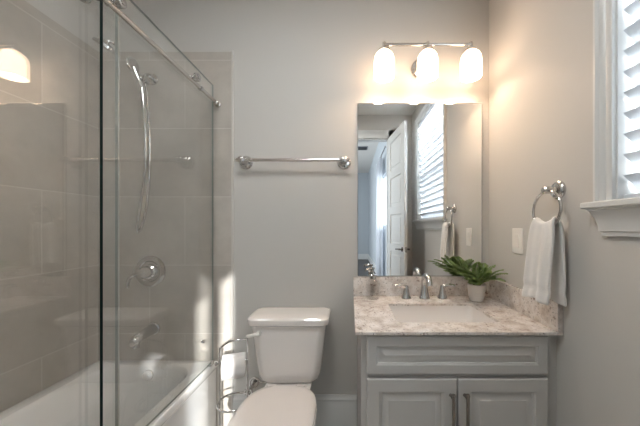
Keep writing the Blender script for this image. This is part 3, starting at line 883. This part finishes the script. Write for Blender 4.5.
for ti, tip in enumerate(tips):
    a = V((px + random.uniform(-.015, .015), py + random.uniform(-.015, .015), KZ + 0.080))
    t_ = V(tip)
    ln = (t_ - a).length
    midp = (a + t_) / 2 + V((0, 0, 0.22 * ln))
    curve = []
    K = 18
    for i in range(K + 1):
        t = i / K
        curve.append(clampleaf(a * (1 - t) ** 2 + midp * 2 * t * (1 - t) + t_ * t * t))
    st.tube(curve, [0.0014 * (1 - 0.6 * i / K) for i in range(K + 1)], 5)
    for i in range(3, K + 1):
        t = i / K
        p = curve[i]
        tg = (curve[min(i + 1, K)] - curve[i - 1]).normalized()
        side = tg.cross(V((0, 0, 1)))
        if side.length < 1e-3:
            side = V((1, 0, 0))
        side.normalize()
        up = side.cross(tg).normalized()
        lw = 0.038 * (math.sin(PI * min(1, (t * 0.86 + 0.14))) ** 0.7) * random.uniform(.85, 1.1) + 0.006
        for s in (-1, 1):
            d = (side * s * 0.93 + tg * 0.38 + up * random.uniform(-.05, .20)).normalized()
            wv = tg * 0.0068
            b0 = p
            p1_ = clampleaf(p + d * lw * 0.45 + wv + up * 0.003)
            p2_ = clampleaf(p + d * lw - up * 0.004)
            p3_ = clampleaf(p + d * lw * 0.45 - wv + up * 0.003)
            pm = clampleaf(p + d * lw * 0.45 - up * 0.001)
            vv = [lf.bm.verts.new(c) for c in (b0, p1_, p2_, p3_, pm)]
            lf.face([vv[0], vv[1], vv[4]], smooth=True)
            lf.face([vv[1], vv[2], vv[4]], smooth=True)
            lf.face([vv[2], vv[3], vv[4]], smooth=True)
            lf.face([vv[3], vv[0], vv[4]], smooth=True)
put('foliage', lf, M['leaf'], fn_, solid=0.0007, recalc=False)
put('stems', st, M['stem'], fn_)

# ------------------------------------------------------------------ right wall: switch, towel ring, towel
sw = tag(empty('light_switch', (XR, -0.275, 1.17)), 'white rocker light switch on the wall behind the towel', 'light switch')
put('cover_plate', MB().box(XR - 0.006, XR, -0.318, -0.236, 1.104, 1.228), M['plate'], sw, bevel=0.003)
put('rocker', MB().prism([(XR - 0.006, 1.134), (XR - 0.0085, 1.134), (XR - 0.0105, 1.200), (XR - 0.006, 1.200)], 1, -0.292, -0.258), M['plate'], sw, bevel=0.001)

ry, rz, rx = -0.536, 1.382, 0.782
tr_ = tag(empty('towel_ring', (XR, ry, rz)), 'chrome towel ring on the wall beside the window', 'towel ring')
put('rose', MB().lathe((XR, ry, rz), (-1, 0, 0), [(0.036, 0), (0.036, 0.007), (0.030, 0.011), (0.028, 0.016), (0.014, 0.019)], 30), M['chrome'], tr_)
put('post', MB().lathe((XR - 0.016, ry, rz), (-1, 0, 0), [(0.014, 0), (0.011, 0.004), (0.010, 0.020), (0.015, 0.023), (0.015, 0.044), (0.010, 0.049), (0.001, 0.050)], 24), M['chrome'], tr_)
RR = 0.074
ringc = V((rx, ry, rz - RR - 0.004))
put('ring', MB().tube([ringc + V((0.004 * math.sin(a), RR * math.cos(a), RR * math.sin(a))) for a in [2 * PI * k / 48 for k in range(48)]], 0.0056, 10, closed=True), M['chrome'], tr_)

# towel draped through the ring
bx, bz_ = rx, ringc.z - RR + 0.010
ns, nt_ = 46, 25
zf, zb = 0.945, 0.941
path = []
for i in range(ns + 1):
    s = i / ns
    if s < 0.47:
        t = s / 0.47
        path.append((bx - 0.020 - 0.026 * (1 - t) ** 0.8, zf + (bz_ - zf) * t, 1 - t))
    elif s > 0.53:
        t = (s - 0.53) / 0.47
        path.append((bx + 0.018 + 0.004 * t, bz_ + (zb - bz_) * t, t))
    else:
        t = (s - 0.47) / 0.06
        path.append((bx - 0.020 * math.cos(PI * t) , bz_ + 0.014 * math.sin(PI * t), 0))
rows = []
for i, (x, z, dn) in enumerate(path):
    front = i < ns * 0.5
    w = 0.053 + 0.013 * min(1, dn * 5.0) ** 0.7
    row = []
    for j in range(nt_):
        v = j / (nt_ - 1) * 2 - 1
        sag = -(RR - math.sqrt(RR * RR - min(0.060, w * abs(v)) ** 2)) * (1 - min(1, dn * 4))
        rip = (0.008 * math.sin(v * 4.4 + 0.6) + 0.004 * math.sin(v * 9 + 1.7)) * (0.4 + 0.6 * dn)
        band = 0.0045 if 0.10 < (z - (zf if front else zb)) / 0.34 < 0.17 else 0
        yc = ry - (0.010 if front else -0.004) + (0.006 if front else -0.009) * dn
        row.append((min(x + (rip if front else rip * 0.35) + (band if front else -band), XR - 0.012), yc + w * v, z - sag + 0.004 * math.sin(v * 3 + 1) * dn))
    rows.append(row)
tw = put('hand_towel', MB().loft(rows, False, False, closed=False), M['towel'], solid=0.011, subsurf=1, recalc=False)
tag(tw, 'white hand towel folded over the chrome towel ring', 'towel')

# ------------------------------------------------------------------ toilet
tx = -0.327
to = tag(empty('toilet', (tx, -0.35, 0)), 'white two piece toilet with closed lid beside the vanity', 'toilet')
def tsec(hw, y0, y1, r, z):
    return at_z(rrect(tx, (y0 + y1) / 2, hw, (y1 - y0) / 2, r, 8), z)
mb = MB().loft([tsec(0.130, -0.170, -0.040, 0.045, 0.402), tsec(0.148, -0.185, -0.030, 0.050, 0.408), tsec(0.160, -0.194, -0.025, 0.050, 0.425), tsec(0.168, -0.197, -0.022, 0.048, 0.455), tsec(0.184, -0.202, -0.018, 0.044, 0.58), tsec(0.199, -0.206, -0.015, 0.040, 0.715)])
put('tank', mb, M['ceramic'], to)
mb = MB().loft([tsec(0.203, -0.208, -0.014, 0.038, 0.714), tsec(0.213, -0.220, -0.010, 0.042, 0.722), tsec(0.216, -0.224, -0.008, 0.044, 0.738), tsec(0.215, -0.223, -0.008, 0.044, 0.752), tsec(0.209, -0.217, -0.012, 0.042, 0.759), tsec(0.190, -0.198, -0.022, 0.036, 0.763), tsec(0.12, -0.15, -0.05, 0.03, 0.765)])
put('tank_lid', mb, M['ceramic'], to)
ly = -0.2045
mb = MB().lathe((tx - 0.148, ly + 0.004, 0.680), (0, -1, 0), [(0.014, 0), (0.014, 0.012), (0.010, 0.016), (0.009, 0.024)], 18)
mb.tube(smooth_path([(tx - 0.140, ly - 0.020, 0.680), (tx - 0.165, ly - 0.024, 0.680), (tx - 0.188, ly - 0.026, 0.676), (tx - 0.204, ly - 0.026, 0.674)], 4), [0.009] * 5 + [0.008] * 7 + [0.006], 10)
put('flush_lever', mb, M['plate'], to)

def egg(hw, yb, yf, z, n=44, back=0.82):
    """seat outline: squared back, elongated round front"""
    pts = []
    ym = yb + (yf - yb) * 0.50
    for k in range(n):
        a = 2 * PI * k / n
        c, s = math.cos(a), math.sin(a)
        if s >= 0:                                    # back half: squarer
            e = 0.50
            x = hw * (abs(c) ** e) * (1 if c >= 0 else -1)
            x *= 1 - (1 - back) * (abs(s) ** 1.5)
            y = ym + (yb - ym) * (abs(s) ** e)
        else:
            x = hw * c
            y = ym + (yf - ym) * abs(s)
        pts.append((tx + x, y, z))
    return pts
mb = MB().loft([egg(0.105, -0.20, -0.58, 0.0), egg(0.108, -0.20, -0.585, 0.03), egg(0.098, -0.20, -0.56, 0.10), egg(0.108, -0.19, -0.58, 0.18), egg(0.140, -0.19, -0.64, 0.28), egg(0.166, -0.20, -0.695, 0.36), egg(0.172, -0.20, -0.705, 0.388), egg(0.168, -0.21, -0.70, 0.392)])
mb.loft([tsec(0.085, -0.26, -0.02, 0.03, 0.20), tsec(0.10, -0.26, -0.02, 0.03, 0.32), tsec(0.122, -0.262, -0.018, 0.035, 0.385), tsec(0.122, -0.262, -0.018, 0.035, 0.397), tsec(0.118, -0.258, -0.022, 0.032, 0.401)])
put('bowl', mb, M['ceramic'], to)
put('seat_ring', MB().loft([egg(0.176, -0.245, -0.712, 0.393), egg(0.180, -0.243, -0.716, 0.398), egg(0.179, -0.243, -0.715, 0.407), egg(0.172, -0.250, -0.708, 0.410)]), M['seat'], to)
put('lid', MB().loft([egg(0.168, -0.240, -0.708, 0.4105), egg(0.176, -0.236, -0.716, 0.415), egg(0.176, -0.236, -0.716, 0.424), egg(0.170, -0.242, -0.710, 0.430), egg(0.15, -0.27, -0.68, 0.434), egg(0.08, -0.36, -0.58, 0.436)]), M['seat'], to)
for s in (-1, 1):
    put('hinge_cap', MB().loft([at_z(rrect(tx + s * 0.075, -0.229, 0.026, 0.014, 0.006, 4), 0.4015), at_z(rrect(tx + s * 0.075, -0.229, 0.026, 0.014, 0.006, 4), 0.418), at_z(rrect(tx + s * 0.075, -0.229, 0.022, 0.010, 0.006, 4), 0.424)]), M['seat'], to)

# supply stop on the wall
sv = tag(empty('supply_valve', (-0.575, 0, 0.30)), 'chrome water supply valve on the wall behind the paper stand', 'valve')
put('escutcheon', MB().lathe((-0.575, 0, 0.30), (0, -1, 0), [(0.030, 0), (0.028, 0.006), (0.010, 0.010)], 22), M['chrome'], sv)
put('valve_body', MB().lathe((-0.575, -0.004, 0.30), (0, -1, 0), [(0.008, 0), (0.008, 0.035), (0.013, 0.037), (0.013, 0.066), (0.006, 0.068), (0.006, 0.078)], 16), M['chrome'], sv)
mb = MB()
mb.tube([V((-0.575, -0.088, 0.30)) + V((0.022 * math.cos(2 * PI * k / 20), 0, 0.014 * math.sin(2 * PI * k / 20))) for k in range(20)], 0.006, 8, closed=True)
mb.box(-0.590, -0.560, -0.091, -0.083, 0.296, 0.304)
put('handle', mb, M['chrome'], sv)
put('supply_hose', MB().tube(smooth_path([(-0.575, -0.055, 0.310), (-0.575, -0.060, 0.345), (-0.545, -0.075, 0.375), (-0.495, -0.100, 0.365), (-0.466, -0.105, 0.378), (-0.450, -0.105, 0.4035)], 6), 0.005, 10), M['chrome'], sv)

# ------------------------------------------------------------------ toilet paper stand
px0, px1, pyy = -0.660, -0.536, -0.235
ps = tag(empty('toilet_paper_stand', ((px0 + px1) / 2, pyy, 0)), 'thin chrome wire toilet paper stand between tub and toilet', 'paper stand')
pcx = (px0 + px1) / 2
cr = 0.0045
yL, yR = pyy - 0.012, pyy + 0.03
top = smooth_path([(px0, yL, 0.02), (px0, yL, 0.40), (px0, yL, 0.600), (px0 + 0.008, yL + 0.003, 0.625), (px0 + 0.040, yL + 0.014, 0.646), (pcx + 0.01, pyy + 0.012, 0.650), (px1 - 0.014, yR - 0.002, 0.648), (px1, yR, 0.630), (px1, yR, 0.40), (px1, yR, 0.02)], 6)
put('frame', MB().tube(top, cr, 10), M['chrome'], ps)
rc = 0.078
put('storage_ring', MB().tube([(pcx + rc * math.cos(2 * PI * k / 40), pyy + 0.012 + rc * math.sin(2 * PI * k / 40), 0.335) for k in range(40)], cr, 10, closed=True), M['chrome'], ps)
put('base_ring', MB().tube([(pcx + 0.078 * math.cos(2 * PI * k / 40), pyy + 0.012 + 0.078 * math.sin(2 * PI * k / 40), 0.006) for k in range(40)], 0.006, 10, closed=True).tube([(px0, yL, 0.006), (px0, yL, 0.03)], cr, 8).tube([(px1, yR, 0.006), (px1, yR, 0.03)], cr, 8).tube([(px0, yL, 0.006), (px1, yR, 0.006)], 0.005, 8), M['chrome'], ps)
ra = V((px0, yL, 0.543)); rb = V((px1, yR, 0.543))
rdir = (rb - ra).normalized()
put('roll_arm', MB().tube([ra - rdir * 0.010, rb + rdir * 0.002], 0.0045, 10).lathe(ra - rdir * 0.010, -rdir, [(0.004, 0), (0.009, 0.003), (0.009, 0.010), (0.001, 0.013)], 14), M['chrome'], ps)
r0 = ra + rdir * 0.012
RLEN = (rb - ra).length - 0.022
roll = tag(empty('toilet_paper_roll', tuple(r0 + rdir * RLEN / 2 + V((0, 0, -0.055)))), 'white toilet paper roll hanging on the wire stand', 'toilet paper')
c0 = r0 - V((0, 0, 0.013))
side_v = rdir.cross(V((0, 0, 1))).normalized()      # towards the camera side (-y)
mb = MB().lathe(c0, rdir, [(0.019, 0), (0.049, 0.0), (0.051, 0.002), (0.051, RLEN - 0.002), (0.049, RLEN), (0.019, RLEN), (0.019, 0)], 40, cap0=False, cap1=False)
put('paper', mb, M['paper'], roll)
put('core', MB().lathe(c0, rdir, [(0.0188, 0.001), (0.0188, RLEN - 0.001), (0.0178, RLEN - 0.001), (0.0178, 0.001), (0.0188, 0.001)], 30, cap0=False, cap1=False), M['card'], roll)
mb = MB()
rows = []
for k in range(9):
    a = math.radians(60 - k * 7.5) if k < 8 else 0
    rows.append([c0 + rdir * (0.001 + q_ * (RLEN - 0.002)) + side_v * 0.0518 * math.cos(a) + V((0, 0, 0.0518 * math.sin(a))) for q_ in (0, 0.5, 1)])
for dz in (0.02, 0.05):
    rows.append([c0 + rdir * (0.001 + q_ * (RLEN - 0.002)) + side_v * (0.0518 - dz * 0.05) + V((0, 0, -dz)) for q_ in (0, 0.5, 1)])
mb.loft(rows, False, False, closed=False)
put('loose_sheet', mb, M['paper'], roll, solid=0.0008, recalc=False)
